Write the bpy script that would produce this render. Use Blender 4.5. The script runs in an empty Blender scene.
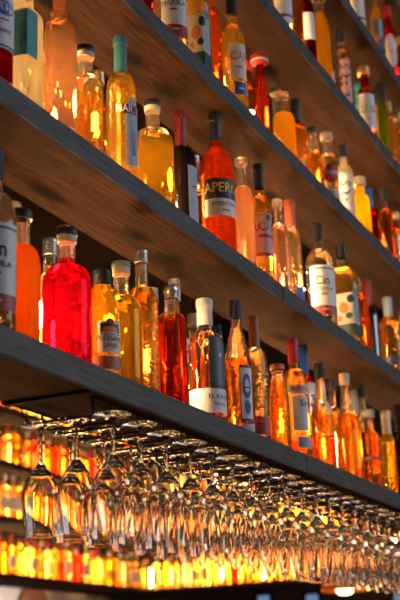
import bpy, bmesh, math, random
from mathutils import Vector, Matrix
random.seed(7)
S = bpy.context.scene
COL = S.collection
# ------------------------------------------------------------------ camera
EYE = 1.60                     # camera height above the floor
YAW, PIT, ROLL = .4316, .3088, -.0367
fw = Vector((math.cos(YAW)*math.cos(PIT), math.sin(YAW)*math.cos(PIT), math.sin(PIT)))
rt = fw.cross(Vector((0, 0, 1))).normalized(); up = rt.cross(fw)
r2 = rt*math.cos(ROLL) + up*math.sin(ROLL); u2 = -rt*math.sin(ROLL) + up*math.cos(ROLL)
cd = bpy.data.cameras.new('camera'); cam = bpy.data.objects.new('camera', cd); COL.objects.link(cam)
m = Matrix((r2, u2, -fw)).transposed().to_4x4(); m.translation = (0, 0, EYE); cam.matrix_world = m
cd.sensor_fit = 'VERTICAL'; cd.sensor_height = 24; cd.lens = 24*1200/600; cd.clip_start = .05
cd.dof.use_dof = True; cd.dof.focus_distance = 2.6; cd.dof.aperture_fstop = 3.2
S.camera = cam
# ------------------------------------------------------------------ world, window light, exposure
w = bpy.data.worlds.new('world'); S.world = w; w.use_nodes = True
w.node_tree.nodes['Background'].inputs[0].default_value = (.30, .38, .55, 1)
w.node_tree.nodes['Background'].inputs[1].default_value = .035
def area(name, loc, aim, sx, sy, power, col):
    l = bpy.data.lights.new(name, 'AREA'); l.shape = 'RECTANGLE'; l.size = sx; l.size_y = sy
    l.energy = power; l.color = col
    o = bpy.data.objects.new(name, l); COL.objects.link(o); o.location = loc
    o.rotation_euler = (Vector(aim)-Vector(loc)).to_track_quat('-Z', 'Y').to_euler()
    return o
area('window_daylight', (4.8, -3.8, 4.1), (3.6, 1.05, 2.4), 3.6, 1.3, 95, (.70, .83, 1))
area('added_wall_fill', (7.7, 5.45, EYE+.66), (7.7, 5.86, EYE+.45), 2.6, .08, 14, (1, .80, .68))  # fill lamp added to brighten the pale wall below the back bar
area('window_daylight', (-2.6, -2.6, 4.2), (2.0, 1.05, 2.4), 1.8, 1.2, 3, (.72, .84, 1))
S.view_settings.view_transform = 'Standard'; S.view_settings.look = 'None'
S.view_settings.gamma = 1; S.view_settings.use_curve_mapping = False
S.view_settings.exposure = 0.22
S.cycles.max_bounces = 72; S.cycles.transmission_bounces = 72; S.cycles.transparent_max_bounces = 16
S.cycles.glossy_bounces = 10; S.cycles.diffuse_bounces = 3; S.cycles.caustics_refractive = True
S.cycles.sample_clamp_indirect = 12; S.cycles.blur_glossy = .5
S.cycles.use_denoising = True
# ------------------------------------------------------------------ materials
def newmat(name):
    m = bpy.data.materials.new(name); m.use_nodes = True
    nt = m.node_tree; return m, nt, nt.nodes, nt.links
def plain(name, col, rough=.5, metal=0., spec=.5, coat=0.):
    m, nt, n, l = newmat(name); p = n['Principled BSDF']
    tc = n.new('ShaderNodeTexCoord'); no = n.new('ShaderNodeTexNoise'); no.inputs['Scale'].default_value = 60
    l.new(tc.outputs['Object'], no.inputs['Vector'])
    mx = n.new('ShaderNodeMix'); mx.data_type = 'RGBA'
    mx.inputs[6].default_value = (*[c*.9 for c in col], 1); mx.inputs[7].default_value = (*[min(1, c*1.08) for c in col], 1)
    l.new(no.outputs[0], mx.inputs[0]); l.new(mx.outputs[2], p.inputs['Base Color'])
    p.inputs['Roughness'].default_value = rough; p.inputs['Metallic'].default_value = metal
    p.inputs['Coat Weight'].default_value = coat
    return m
def emit(name, col, st):
    m, nt, n, l = newmat(name); n.remove(n['Principled BSDF'])
    e = n.new('ShaderNodeEmission'); e.inputs[0].default_value = (*col, 1); e.inputs[1].default_value = st
    l.new(e.outputs[0], n['Material Output'].inputs[0]); return m
def drink(name, col, tr=.3, rough=.0, ior=1.4, dif=None, bump=0., ribs=False):
    """a filled bottle: refracting body mixed with light scattered inside the drink"""
    m, nt, n, l = newmat(name); n.remove(n['Principled BSDF'])
    g = n.new('ShaderNodeBsdfGlass'); g.inputs['Color'].default_value = (*col, 1)
    g.inputs['Roughness'].default_value = rough; g.inputs['IOR'].default_value = ior
    t = n.new('ShaderNodeBsdfTranslucent'); t.inputs['Color'].default_value = (*(dif or col), 1)
    mx = n.new('ShaderNodeMixShader'); mx.inputs[0].default_value = tr
    l.new(g.outputs[0], mx.inputs[1]); l.new(t.outputs[0], mx.inputs[2])
    l.new(mx.outputs[0], n['Material Output'].inputs[0])
    if bump:
        tc = n.new('ShaderNodeTexCoord'); no = n.new('ShaderNodeTexNoise')
        no.inputs['Scale'].default_value = 90; no.inputs['Detail'].default_value = 2
        b = n.new('ShaderNodeBump'); b.inputs['Strength'].default_value = bump; b.inputs['Distance'].default_value = .004
        l.new(tc.outputs['Object'], no.inputs['Vector'])
        if ribs:
            wv = n.new('ShaderNodeTexWave'); wv.bands_direction = 'Z'; wv.inputs['Scale'].default_value = 60
            wv.inputs['Distortion'].default_value = 1.5
            l.new(tc.outputs['Object'], wv.inputs['Vector']); l.new(wv.outputs[0], b.inputs['Height'])
        else: l.new(no.outputs[0], b.inputs['Height'])
        l.new(b.outputs[0], g.inputs['Normal'])
    return m
DR = dict(
    amber=((.95, .56, .17), .06), orange=((.95, .50, .12), .07), orangey=((1, .68, .28), .16), gold=((1, .78, .46), .05),
    yellow=((1, .68, .13), .10), yellowg=((1, .74, .27), .10), red=((1, .05, .13), .08), darkred=((.7, .15, .06), .05),
    redorange=((1, .30, .06), .10), juice=((1, .36, .05), .70), pink=((1, .62, .42), .10), peach=((1, .64, .40), .09),
    cream=((1, .90, .62), .45), aperol=((1, .28, .04), .14), frost=((1, .62, .36), .72), cloudy=((1, .60, .08), .75),
    cloudyb=((1, .68, .03), .8), milk=((1, .88, .68), .6), green=((.40, .55, .08), .12), clear=((1, .94, .82), .04),
    brown=((.9, .45, .12), .08))
LIQ = {k: drink('drink_'+k, c, t, bump=.15 if t >= .5 else (.5 if k in ('gold', 'clear', 'orange', 'amber', 'brown', 'yellowg') else .12)) for k, (c, t) in DR.items()}
RIB = {k: drink('ribbed_drink_'+k, DR[k][0], DR[k][1], bump=.7, ribs=True) for k in ('yellowg', 'aperol')}
GL = {}
def glass_for(k):              # the part above the drink: the bottle's own glass
    c = DR[k][0] if k in DR else (1, 1, 1)
    tint = tuple(.65+.35*x for x in c) if k != 'green' else (.4, .55, .1)
    if k not in GL: GL[k] = drink('bottle_glass_'+k, tint, .06, ior=1.42, bump=.35, dif=(1, .9, .75))
    return GL[k]
dark_glass = plain('dark_bottle_glass', (.012, .006, .006), .12, coat=.6)
wine_glass_mat, _nt, _n, _l = newmat('wine_glass_crystal')
_n.remove(_n['Principled BSDF']); _g = _n.new('ShaderNodeBsdfGlass'); _g.inputs['IOR'].default_value = 1.48
_g.inputs['Color'].default_value = (.985, .98, .97, 1); _g.inputs['Roughness'].default_value = 0
_l.new(_g.outputs[0], _n['Material Output'].inputs[0])
COLS = dict(black=(.015, .015, .02), silver=(.62, .60, .56), gold=(.70, .48, .20), grey=(.32, .31, .30), white=(.72, .70, .70),
    navy=(.02, .025, .07), terracotta=(.42, .10, .04), red=(.55, .02, .025), blue=(.01, .06, .32), maroon=(.16, .012, .02),
    teal=(.05, .20, .24), cream=(.75, .68, .5), silverblue=(.28, .36, .48), corkw=(.72, .58, .42), turq=(.04, .42, .50),
    redwhite=(.45, .03, .03), darkgreen=(.01, .06, .06), moonsky=(.06, .10, .12), orangeink=(.75, .22, .04), ink=(.02, .02, .03),
    labelw=(.80, .79, .84), labelc=(.78, .70, .60), lturq=(.06, .34, .36), bluel=(.03, .12, .40), labelblue=(.38, .48, .62),
    yellowink=(.85, .58, .05), redband=(.42, .04, .05), slate=(.13, .14, .17), moon=(.55, .62, .66), palegreen=(.42, .5, .32),
    amberc=(.6, .2, .04), pinkl=(.75, .38, .36))
CM = {}
def cm(k):
    if k not in CM:
        metal = .9 if k in ('silver', 'gold') else 0
        CM[k] = plain('paint_'+k, COLS[k], .32 if metal else .5, metal)
    return CM[k]
def clearcap():
    if 'clear' not in CM: CM['clear'] = drink('clear_stopper_glass', (1, .95, .85), .15, ior=1.45, bump=.3)
    return CM['clear']
def wood(name, c1, c2, c3, scale=1., rough=.6, knots=True, spec=.3):
    m, nt, n, l = newmat(name); p = n['Principled BSDF']
    tc = n.new('ShaderNodeTexCoord'); mp = n.new('ShaderNodeMapping'); mp.inputs['Scale'].default_value = (1.1*scale, 7*scale, 7*scale)
    l.new(tc.outputs['Object'], mp.inputs['Vector'])
    big = n.new('ShaderNodeTexNoise'); big.inputs['Scale'].default_value = 1.6; big.inputs['Detail'].default_value = 2
    l.new(mp.outputs[0], big.inputs['Vector'])
    wv = n.new('ShaderNodeTexWave'); wv.bands_direction = 'Y'; wv.inputs['Scale'].default_value = .55
    wv.inputs['Distortion'].default_value = 9; wv.inputs['Detail'].default_value = 3; wv.inputs['Detail Scale'].default_value = .8
    l.new(mp.outputs[0], wv.inputs['Vector'])
    fi = n.new('ShaderNodeTexNoise'); fi.inputs['Scale'].default_value = 9; fi.inputs['Detail'].default_value = 6
    mp2 = n.new('ShaderNodeMapping'); mp2.inputs['Scale'].default_value = (1.2, 14, 14)
    l.new(tc.outputs['Object'], mp2.inputs['Vector']); l.new(mp2.outputs[0], fi.inputs['Vector'])
    a = n.new('ShaderNodeMix'); a.data_type = 'RGBA'; a.inputs[6].default_value = (*c1, 1); a.inputs[7].default_value = (*c2, 1)
    l.new(wv.outputs[0], a.inputs[0])
    b = n.new('ShaderNodeMix'); b.data_type = 'RGBA'; b.inputs[7].default_value = (*c3, 1)
    cr = n.new('ShaderNodeValToRGB'); cr.color_ramp.elements[0].position = .42; cr.color_ramp.elements[1].position = .7
    l.new(fi.outputs[0], cr.inputs[0]); l.new(cr.outputs[0], b.inputs[0]); l.new(a.outputs[2], b.inputs[6])
    last = b.outputs[2]
    if knots:
        vo = n.new('ShaderNodeTexVoronoi'); vo.inputs['Scale'].default_value = 3.1
        mp3 = n.new('ShaderNodeMapping'); mp3.inputs['Scale'].default_value = (1, 2.6, 1); l.new(tc.outputs['Object'], mp3.inputs['Vector'])
        l.new(mp3.outputs[0], vo.inputs['Vector'])
        kr = n.new('ShaderNodeValToRGB'); kr.color_ramp.elements[0].position = .07; kr.color_ramp.elements[1].position = .24
        kr.color_ramp.elements[0].color = (.12, .09, .08, 1); kr.color_ramp.elements[1].color = (1, 1, 1, 1)
        l.new(vo.outputs[0], kr.inputs[0])
        mu = n.new('ShaderNodeMix'); mu.data_type = 'RGBA'; mu.blend_type = 'MULTIPLY'; mu.inputs[0].default_value = 1
        l.new(last, mu.inputs[6]); l.new(kr.outputs[0], mu.inputs[7]); last = mu.outputs[2]
    l.new(last, p.inputs['Base Color']); p.inputs['Roughness'].default_value = rough; p.inputs['Specular IOR Level'].default_value = spec
    bp = n.new('ShaderNodeBump'); bp.inputs['Strength'].default_value = .35; bp.inputs['Distance'].default_value = .003
    l.new(fi.outputs[0], bp.inputs['Height']); l.new(bp.outputs[0], p.inputs['Normal'])
    return m
M_under = wood('raw_brown_shelf_wood', (.052, .022, .011), (.034, .014, .008), (.017, .0075, .005), 1, .85, True, .08)
M_front = wood('charcoal_stained_edge', (.095, .096, .102), (.06, .061, .066), (.03, .03, .033), .8, .5, knots=False)
M_back = wood('lit_back_panel_wood', (.025, .012, .007), (.018, .009, .005), (.012, .006, .004), .7, .9, True, .03)
M_bar = wood('dark_bar_wood', (.04, .02, .012), (.028, .014, .009), (.015, .008, .006), .7, .85, True, .05)
M_wall = plain('dark_brown_plaster', (.025, .015, .011), .9)
M_pale = plain('pale_plaster', (.5, .44, .42), .8)
M_floor = wood('worn_floor_boards', (.12, .07, .05), (.08, .05, .03), (.04, .02, .015), .4, .5, False)
M_ceil = wood('dark_ceiling_boards', (.025, .014, .010), (.018, .010, .007), (.012, .007, .005), .4, .9, False, .05)
M_wire = plain('black_wire', (.006, .006, .007), .7); M_wire.node_tree.nodes['Principled BSDF'].inputs['Specular IOR Level'].default_value = .08
M_steel = plain('grey_steel', (.30, .31, .33), .35, .8)
M_copper = plain('brown_leather', (.20, .075, .03), .5)
M_leaf = plain('plant_leaf', (.06, .10, .03), .6)
M_led = emit('warm_led', (1, .50, .16), 13)
M_ledfar = emit('warm_led_bright', (1, .58, .22), 7)
M_added_fairy = emit('added_fairy_bulb', (1, .62, .26), 330)
M_puck = emit('warm_lamp_lens', (1, .60, .26), 190)
M_bulb = emit('warm_bulb', (1, .60, .24), 90)
# ------------------------------------------------------------------ helpers
def mesh_obj(name, bm, mats, parent=None, smooth=True):
    me = bpy.data.meshes.new(name)
    bmesh.ops.recalc_face_normals(bm, faces=bm.faces) if not bm.verts.layers.int.get('keep') else None
    bm.to_mesh(me); bm.free()
    for mt in (mats if isinstance(mats, (list, tuple)) else [mats]): me.materials.append(mt)
    if smooth:
        for p in me.polygons: p.use_smooth = True
        me.set_sharp_from_angle(angle=math.radians(48))
    o = bpy.data.objects.new(name, me); COL.objects.link(o)
    if parent: o.parent = parent
    return o
def tag(o, label=None, cat=None, group=None, kind=None):
    if label: o['label'] = label
    if cat: o['category'] = cat
    if group: o['group'] = group
    if kind: o['kind'] = kind
    return o
def thing(name, label, cat, loc, group=None, rz=0):
    o = bpy.data.objects.new(name, None); o.empty_display_size = .02; COL.objects.link(o)
    o.location = loc; o.rotation_euler = (0, 0, rz); return tag(o, label, cat, group)
def box(bm, x0, x1, y0, y1, z0, z1, mi=0):
    v = [bm.verts.new(p) for p in ((x0,y0,z0),(x1,y0,z0),(x1,y1,z0),(x0,y1,z0),(x0,y0,z1),(x1,y0,z1),(x1,y1,z1),(x0,y1,z1))]
    fs = [bm.faces.new([v[i] for i in q]) for q in ((3,2,1,0),(4,5,6,7),(0,1,5,4),(1,2,6,5),(2,3,7,6),(3,0,4,7))]
    for f in fs: f.material_index = mi
    return fs
def tube(bm, pts, r, seg=8, mi=0):
    """round bar through points"""
    pts = [Vector(p) for p in pts]; rings = []
    for i, p in enumerate(pts):
        d = (pts[min(i+1, len(pts)-1)]-pts[max(i-1, 0)]).normalized()
        a = d.cross(Vector((.13, .29, .94)) if abs(d.z) < .9 else Vector((1, 0, 0))).normalized(); b = d.cross(a)
        rings.append([bm.verts.new(p+(a*math.cos(2*math.pi*k/seg)+b*math.sin(2*math.pi*k/seg))*r) for k in range(seg)])
    for q, s in zip(rings, rings[1:]):
        for k in range(seg):
            f = bm.faces.new((q[k], q[(k+1) % seg], s[(k+1) % seg], s[k])); f.material_index = mi
    for q in (rings[0], rings[-1]):
        try: bm.faces.new(q).material_index = mi
        except ValueError: pass
def sect(th, n):
    if n <= 2: return 1.
    c, s = abs(math.cos(th)), abs(math.sin(th)); return 1/((c**n+s**n)**(1/n))
def lathe(bm, prof, seg=32, n=2, capb=False, capt=False, mi=0):
    rings = []
    for (r, z) in prof:
        if r < 1e-5: rings.append([bm.verts.new((0, 0, z))])
        else: rings.append([bm.verts.new((r*sect(t, n)*math.sin(t), -r*sect(t, n)*math.cos(t), z)) for t in (2*math.pi*k/seg for k in range(seg))])
    for a, b in zip(rings, rings[1:]):
        for k in range(seg):
            j = (k+1) % seg
            if len(a) == 1 and len(b) == 1: continue
            if len(a) == 1: f = bm.faces.new((a[0], b[j], b[k]))
            elif len(b) == 1: f = bm.faces.new((a[k], a[j], b[0]))
            else: f = bm.faces.new((a[k], a[j], b[j], b[k]))
            f.material_index = mi
    if capb and len(rings[0]) > 1: bm.faces.new(list(reversed(rings[0]))).material_index = mi
    if capt and len(rings[-1]) > 1: bm.faces.new(rings[-1]).material_index = mi

# shelf, x, y, height, radius, look, drink, fill, cap, outline, label, label turn, extras
BOTTLES = [
    (0, 1.571, 1.1, 0.333, 0.0382, 'clear tequila bottle at the left edge of the lowest shelf, white label with maroon band', 'gold', 0.5, ('black', 0.16, 1.2), 'tall', 'TEQ', -47, {}),
    (0, 1.747, 1.185, 0.313, 0.0272, 'clear glass bottle with glass stopper behind the orange juice bottle on the lowest shelf', 'gold', 0.6, ('clear', 0.1, 1.2), 'round', None, -56, {}),
    (0, 1.658, 1.105, 0.251, 0.0345, 'cloudy orange bottle with black cork cap, between tequila and red bottle', 'juice', 0.74, ('black', 0.07, 1.25), 'round', None, -56, {}),
    (0, 1.891, 1.192, 0.29, 0.0231, 'slim clear bottle with ringed silver neck, left behind the bright red bottle', 'gold', 0.55, ('silver', 0.12, 1.1), 'tall', None, -58, {}),
    (0, 1.944, 1.192, 0.335, 0.0274, 'clear bottle with pale gold screw cap directly behind the bright red bottle', 'gold', 0.55, ('gold', 0.08, 1.15), 'tall', None, -58, {}),
    (0, 1.824, 1.112, 0.272, 0.0461, 'squat bright red bottle with black topped cork stopper on the lowest shelf', 'red', 0.78, ('black', 0.05, 1.25), 'round', None, -59, {'stop': 1}),
    (0, 1.944, 1.105, 0.224, 0.0347, 'yellow bottle with black capsule and small mountain label, right of the bright red bottle', 'yellow', 0.97, ('black', 0.13, 1.15), 'dome', 'PLEAS', -46, {}),
    (0, 2.035, 1.112, 0.27, 0.0419, 'round shouldered yellow bottle with white cork stopper on the lowest shelf', 'yellow', 0.72, ('grey', 0.04, 1.2), 'round', None, -61, {'stop': 1}),
    (0, 2.12, 1.11, 0.323, 0.034, 'tall amber bottle with silver screw cap, right of the round yellow bottle', 'amber', 0.72, ('silver', 0.09, 1.1), 'tall', None, -62, {}),
    (0, 2.333, 1.195, 0.313, 0.0202, 'slim bottle with grey cap half hidden behind the tall amber bottle', 'amber', 0.7, ('grey', 0.12, 1.2), 'tall', None, -63, {}),
    (0, 2.239, 1.1, 0.274, 0.0249, 'dark red amber bottle with ringed silver screw cap beside the green bottle', 'darkred', 0.74, ('silver', 0.1, 1.2), 'square', None, -64, {}),
    (0, 2.429, 1.185, 0.361, 0.0323, 'green glass bottle with white screw cap and white label on the lowest shelf', 'green', 0.78, ('white', 0.15, 1.1), 'tall', 'GREEN', -39, {}),
    (0, 2.551, 1.195, 0.309, 0.024, 'small clear bottle with silver cap, left behind the bottle with white paper top', 'gold', 0.6, ('silver', 0.1, 1.1), 'tall', None, -65, {}),
    (0, 2.415, 1.102, 0.293, 0.0408, 'broad bottle with long white patterned cap, dark tall picture label and white base label', 'pink', 0.63, ('white', 0.22, 1.25), 'round', 'MOON', -53, {}),
    (0, 2.686, 1.195, 0.313, 0.0249, 'small bottle with black cap behind the dark picture label bottle', 'amber', 0.7, ('black', 0.1, 1.2), 'tall', None, -66, {}),
    (0, 2.618, 1.11, 0.347, 0.0375, 'conical clear bottle of amber spirit with black cap and ornate blue framed label', 'orange', 0.56, ('navy', 0.13, 1.25), 'cone', 'ORN', -37, {}),
    (0, 2.718, 1.105, 0.331, 0.0299, 'clear bottle with terracotta capsule and red base label on the lowest shelf', 'gold', 0.72, ('terracotta', 0.26, 1.15), 'tall', 'REDB', -58, {'dim': 1}),
    (0, 2.861, 1.102, 0.235, 0.0272, 'short orange red bottle between terracotta capped bottle and red capped bottle', 'orange', 0.8, ('amberc', 0.06, 1.1), 'dome', None, -69, {}),
    (0, 2.981, 1.1, 0.332, 0.0375, 'vodka style bottle with bright red cap, amber liquid and plain white label', 'amber', 0.8, ('red', 0.2, 1.25), 'tall', 'SM', -48, {}),
    (0, 3.23, 1.16, 0.378, 0.0373, 'bottle with blue cap, white and blue oval label and red base on the lowest shelf', 'red', 0.9, ('blue', 0.22, 1.2), 'tall', 'ARTI', -30, {}),
    (0, 3.189, 1.1, 0.311, 0.0325, 'amber bottle with black cap and tall pale conical neck on the lowest shelf', 'orange', 0.52, ('black', 0.14, 1.25), 'neck', None, -71, {}),
    (0, 3.545, 1.185, 0.349, 0.0311, 'amber bottle with pale green label edge behind the black capped amber bottle', 'amber', 0.7, ('black', 0.1, 1.2), 'tall', 'PGRN', -42, {}),
    (0, 3.419, 1.1, 0.33, 0.0374, 'round shouldered clear bottle with cork stopper, orange below and golden above', 'orange', 0.6, ('corkw', 0.06, 1.2), 'neck', None, -72, {'stop': 1}),
    (0, 3.806, 1.19, 0.366, 0.0264, 'bottle with long silver blue cap behind the cork stoppered bottle', 'clear', 0.7, ('silverblue', 0.3, 1.3), 'tall', None, -73, {}),
    (0, 3.746, 1.15, 0.359, 0.0292, 'clear bottle with small dark blue base label between two orange bottles', 'gold', 0.75, ('black', 0.09, 1.2), 'tall', 'NAVYB', -53, {}),
    (0, 3.64, 1.1, 0.258, 0.0315, 'short amber bottle with grey cork cap and dark band round its middle', 'amber', 0.75, ('grey', 0.1, 1.3), 'round', 'DBAND', -73, {}),
    (0, 3.973, 1.14, 0.321, 0.0255, 'slim yellow bottle with long cream and grey capsule near the right frame edge', 'yellow', 0.95, ('cream', 0.35, 1.35), 'tall', None, -74, {}),
    (0, 4.038, 1.11, 0.351, 0.0344, 'dark bottle cut by the right frame edge on the lowest shelf', 'darkglass', 0.9, ('black', 0.12, 1.2), 'wine', None, -75, {}),
    (1, 1.554, 1.1, 0.278, 0.0369, 'bottle cut by the left frame edge with blue oval on white label and red base', 'red', 0.92, ('red', 0.1, 1.2), 'tall', 'ARTI', -21, {}),
    (1, 1.656, 1.105, 0.29, 0.0302, 'square shouldered pale bottle with turquoise label on the second shelf', 'cream', 0.86, ('white', 0.08, 1.2), 'squareh', 'TURQ', -54, {}),
    (1, 1.776, 1.1, 0.347, 0.0354, 'tall peach coloured bottle with ringed neck, right of the turquoise label', 'peach', 0.93, ('silver', 0.07, 1.1), 'ring', None, -58, {}),
    (1, 1.875, 1.1, 0.249, 0.0338, 'short amber bottle with black topped pale stopper on the second shelf', 'amber', 0.62, ('black', 0.05, 1.25), 'round', None, -60, {'stop': 1}),
    (1, 2.08, 1.187, 0.315, 0.0292, 'bottle with gold screw cap peeking between short amber bottle and teal capped vermouth', 'amber', 0.7, ('gold', 0.1, 1.15), 'tall', None, -60, {}),
    (1, 2.025, 1.1, 0.348, 0.0325, 'ribbed golden vermouth bottle with long teal capsule and white label', 'yellowg', 0.86, ('teal', 0.28, 1.2), 'tall', 'MART', -23, {'ribs': 1}),
    (1, 2.18, 1.105, 0.265, 0.0453, 'squat yellow bottle with black cap and white wrapped neck on the second shelf', 'yellow', 0.66, ('black', 0.05, 1.25), 'round', None, -63, {'stop': 1}),
    (1, 2.418, 1.15, 0.355, 0.0359, 'black red wine bottle with maroon capsule, left of the navy label aperitif', 'darkglass', 0.9, ('maroon', 0.28, 1.25), 'wine', 'WINEL', -10, {}),
    (1, 2.579, 1.19, 0.31, 0.0253, 'small orange bottle with silver cap between wine bottle and navy label aperitif', 'orange', 0.72, ('silver', 0.08, 1.15), 'tall', None, -65, {}),
    (1, 2.52, 1.102, 0.378, 0.0417, 'bright orange aperitif bottle with navy and white label and black foil neck', 'aperol', 0.92, ('black', 0.2, 1.3), 'ring', 'APEROL', -60, {'ribs': 1}),
    (1, 2.789, 1.187, 0.355, 0.0348, 'bottle with black cap and pale label right behind the orange aperitif bottle', 'amber', 0.7, ('black', 0.15, 1.25), 'tall', 'GREYL', -47, {}),
    (1, 2.683, 1.102, 0.323, 0.027, 'frosted peach bottle glowing white at its base on the second shelf', 'frost', 0.74, ('clear', 0.06, 1.25), 'tall', None, -68, {}),
    (1, 2.823, 1.11, 0.362, 0.0281, 'rum bottle with black cap and white label with red stripe', 'amber', 0.82, ('black', 0.2, 1.25), 'tall', 'BACARDI', -59, {}),
    (1, 2.928, 1.1, 0.294, 0.0288, 'pinkish clear bottle with glass stopper beside the white label rum', 'pink', 0.68, ('clear', 0.08, 1.25), 'tall', None, -69, {}),
    (1, 3.053, 1.11, 0.338, 0.027, 'sparkling clear bottle with terracotta capsule on the second shelf', 'gold', 0.7, ('terracotta', 0.24, 1.3), 'tall', 'BLUEB', -50, {'dim': 1}),
    (1, 3.262, 1.1, 0.335, 0.0418, 'clear tequila bottle with black cap, white label and maroon band on the second shelf', 'gold', 0.35, ('black', 0.16, 1.25), 'tall', 'TEQ', -57, {}),
    (1, 3.487, 1.1, 0.338, 0.0394, 'pale yellow bottle with ringed black cap and orange slice label on the second shelf', 'yellowg', 0.78, ('black', 0.14, 1.2), 'squareh', 'SLICE', -60, {}),
    (1, 3.622, 1.1, 0.262, 0.0279, 'square bright orange red bottle with clear neck, left of the dark wine bottle', 'redorange', 0.78, ('clear', 0.1, 1.2), 'square', None, -73, {}),
    (1, 3.929, 1.155, 0.355, 0.0297, 'dark wine bottle with maroon capsule near the right end of the second shelf', 'darkglass', 0.9, ('maroon', 0.27, 1.25), 'wine', None, -74, {}),
    (1, 3.977, 1.1, 0.295, 0.0402, 'orange bottle with pale blue and grey capsule and small dark base label', 'orangey', 0.8, ('silverblue', 0.24, 1.4), 'tall', 'DBASE', -63, {}),
    (1, 4.205, 1.11, 0.304, 0.033, 'orange bottle cut by the right frame edge on the second shelf', 'orange', 0.8, ('gold', 0.12, 1.2), 'tall', None, -75, {}),
    (2, 2.163, 1.11, 0.344, 0.0231, 'dark bottle with red and white label at the left end of the third shelf', 'darkred', 0.9, ('black', 0.1, 1.2), 'tall', None, -63, {}),
    (2, 2.367, 1.187, 0.355, 0.0223, 'peach tinted bottle left behind the tequila on the third shelf', 'peach', 0.9, ('silver', 0.1, 1.2), 'tall', None, -63, {}),
    (2, 2.294, 1.1, 0.378, 0.0336, 'clear tequila bottle with white label and maroon band, top cut by the frame', 'gold', 0.35, ('black', 0.16, 1.25), 'tall', 'TEQ', -58, {}),
    (2, 2.433, 1.1, 0.355, 0.0288, 'golden bottle with orange slice label and dark base band, top cut by the frame', 'yellowg', 0.78, ('black', 0.14, 1.2), 'squareh', 'SLICE', -54, {}),
    (2, 2.517, 1.1, 0.318, 0.0269, 'red amber bottle with ringed neck beside the orange slice label', 'redorange', 0.86, ('silver', 0.06, 1.1), 'ring', None, -66, {}),
    (2, 2.669, 1.102, 0.372, 0.032, 'golden rum bottle with black cap, beige label and blue square tag', 'yellowg', 0.82, ('black', 0.17, 1.3), 'tall', 'CAZ', -44, {}),
    (2, 2.982, 1.19, 0.345, 0.0249, 'orange bottle glowing yellow at its base, left of the slender red bottle', 'orange', 0.9, ('red', 0.1, 1.2), 'tall', None, -68, {}),
    (2, 2.851, 1.1, 0.276, 0.0224, 'slender dark red bottle with wide red and white crown stopper', 'darkred', 0.98, ('redwhite', 0.1, 2.1), 'slender', None, -69, {}),
    (2, 3.208, 1.19, 0.355, 0.017, 'thin clear jug neck with flared metal lip on the third shelf', 'clear', 0.5, ('silver', 0.05, 1.5), 'slender', None, -70, {}),
    (2, 3.028, 1.102, 0.237, 0.0322, 'cloudy yellow bottle with clear stopper on the third shelf', 'cloudy', 0.7, ('clear', 0.07, 1.25), 'round', None, -70, {}),
    (2, 3.303, 1.16, 0.355, 0.033, 'dark amber bottle with tall black ringed cap and white side label', 'brown', 0.82, ('black', 0.22, 1.3), 'tall', 'WHITER', -26, {}),
    (2, 3.278, 1.1, 0.231, 0.0264, 'orange bottle with slim pale neck and small black cap on the third shelf', 'orange', 0.62, ('black', 0.06, 1.2), 'neck', None, -71, {}),
    (2, 3.416, 1.1, 0.268, 0.0289, 'clear bottle with cork stopper and round red label, left of the glowing white bottle', 'gold', 0.7, ('corkw', 0.08, 1.3), 'round', 'SMIR', -62, {}),
    (2, 3.581, 1.1, 0.292, 0.0299, 'vodka bottle with black cap and vertical lettering, glowing white', 'milk', 0.9, ('black', 0.15, 1.25), 'tall', 'FRIS', -67, {}),
    (2, 3.759, 1.102, 0.242, 0.0294, 'opaque bright yellow bottle with pale short cap on the third shelf', 'cloudyb', 0.85, ('corkw', 0.12, 1.4), 'round', None, -74, {}),
    (2, 4.132, 1.18, 0.355, 0.0281, 'bottle with blue cap and red shoulder behind the bright yellow bottle', 'red', 0.9, ('blue', 0.22, 1.3), 'tall', None, -74, {}),
    (2, 4.06, 1.102, 0.308, 0.0294, 'dark amber bottle with black cap and sparkling shoulder near the right frame edge', 'brown', 0.75, ('black', 0.14, 1.3), 'tall', None, -75, {}),
    (2, 4.203, 1.102, 0.265, 0.0264, 'bottle with pale blue side label at the right frame edge of the third shelf', 'orange', 0.8, ('gold', 0.1, 1.3), 'tall', 'BLUEL', -40, {}),
    (3, 3.073, 1.1, 0.355, 0.0292, 'peach and white labelled bottle at the left end of the fourth shelf', 'peach', 0.9, ('silver', 0.1, 1.2), 'tall', 'WHITEF', -55, {}),
    (3, 3.202, 1.102, 0.355, 0.0222, 'orange bottle lit from behind on the fourth shelf', 'orange', 0.9, ('black', 0.1, 1.2), 'tall', None, -71, {}),
    (3, 3.316, 1.102, 0.355, 0.0227, 'dark red bottle with white upper label on the fourth shelf', 'darkred', 0.9, ('black', 0.1, 1.2), 'tall', 'WHITET', -57, {}),
    (3, 3.442, 1.1, 0.374, 0.0284, 'cloudy yellow bottle with grey stopper on the fourth shelf', 'cloudy', 0.78, ('grey', 0.08, 1.5), 'round', None, -72, {}),
    (3, 3.709, 1.17, 0.355, 0.0249, 'pale bottle with dark picture label and glass stopper behind the cloudy yellow bottle', 'gold', 0.7, ('clear', 0.08, 1.3), 'round', 'PICT', -47, {}),
    (3, 3.665, 1.1, 0.346, 0.0262, 'pale vodka bottle with black cap and vertical letters on the fourth shelf', 'gold', 0.8, ('black', 0.15, 1.4), 'tall', 'FRISD', -53, {}),
    (3, 4.114, 1.18, 0.355, 0.0154, 'slim bottle with long turquoise cap behind the vodka on the fourth shelf', 'clear', 0.7, ('turq', 0.4, 1.8), 'tall', None, -74, {}),
    (3, 3.922, 1.1, 0.317, 0.0313, 'dark red bottle with gold screw cap and large white label', 'darkred', 0.92, ('gold', 0.1, 1.5), 'round', 'CASA', -66, {}),
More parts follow.
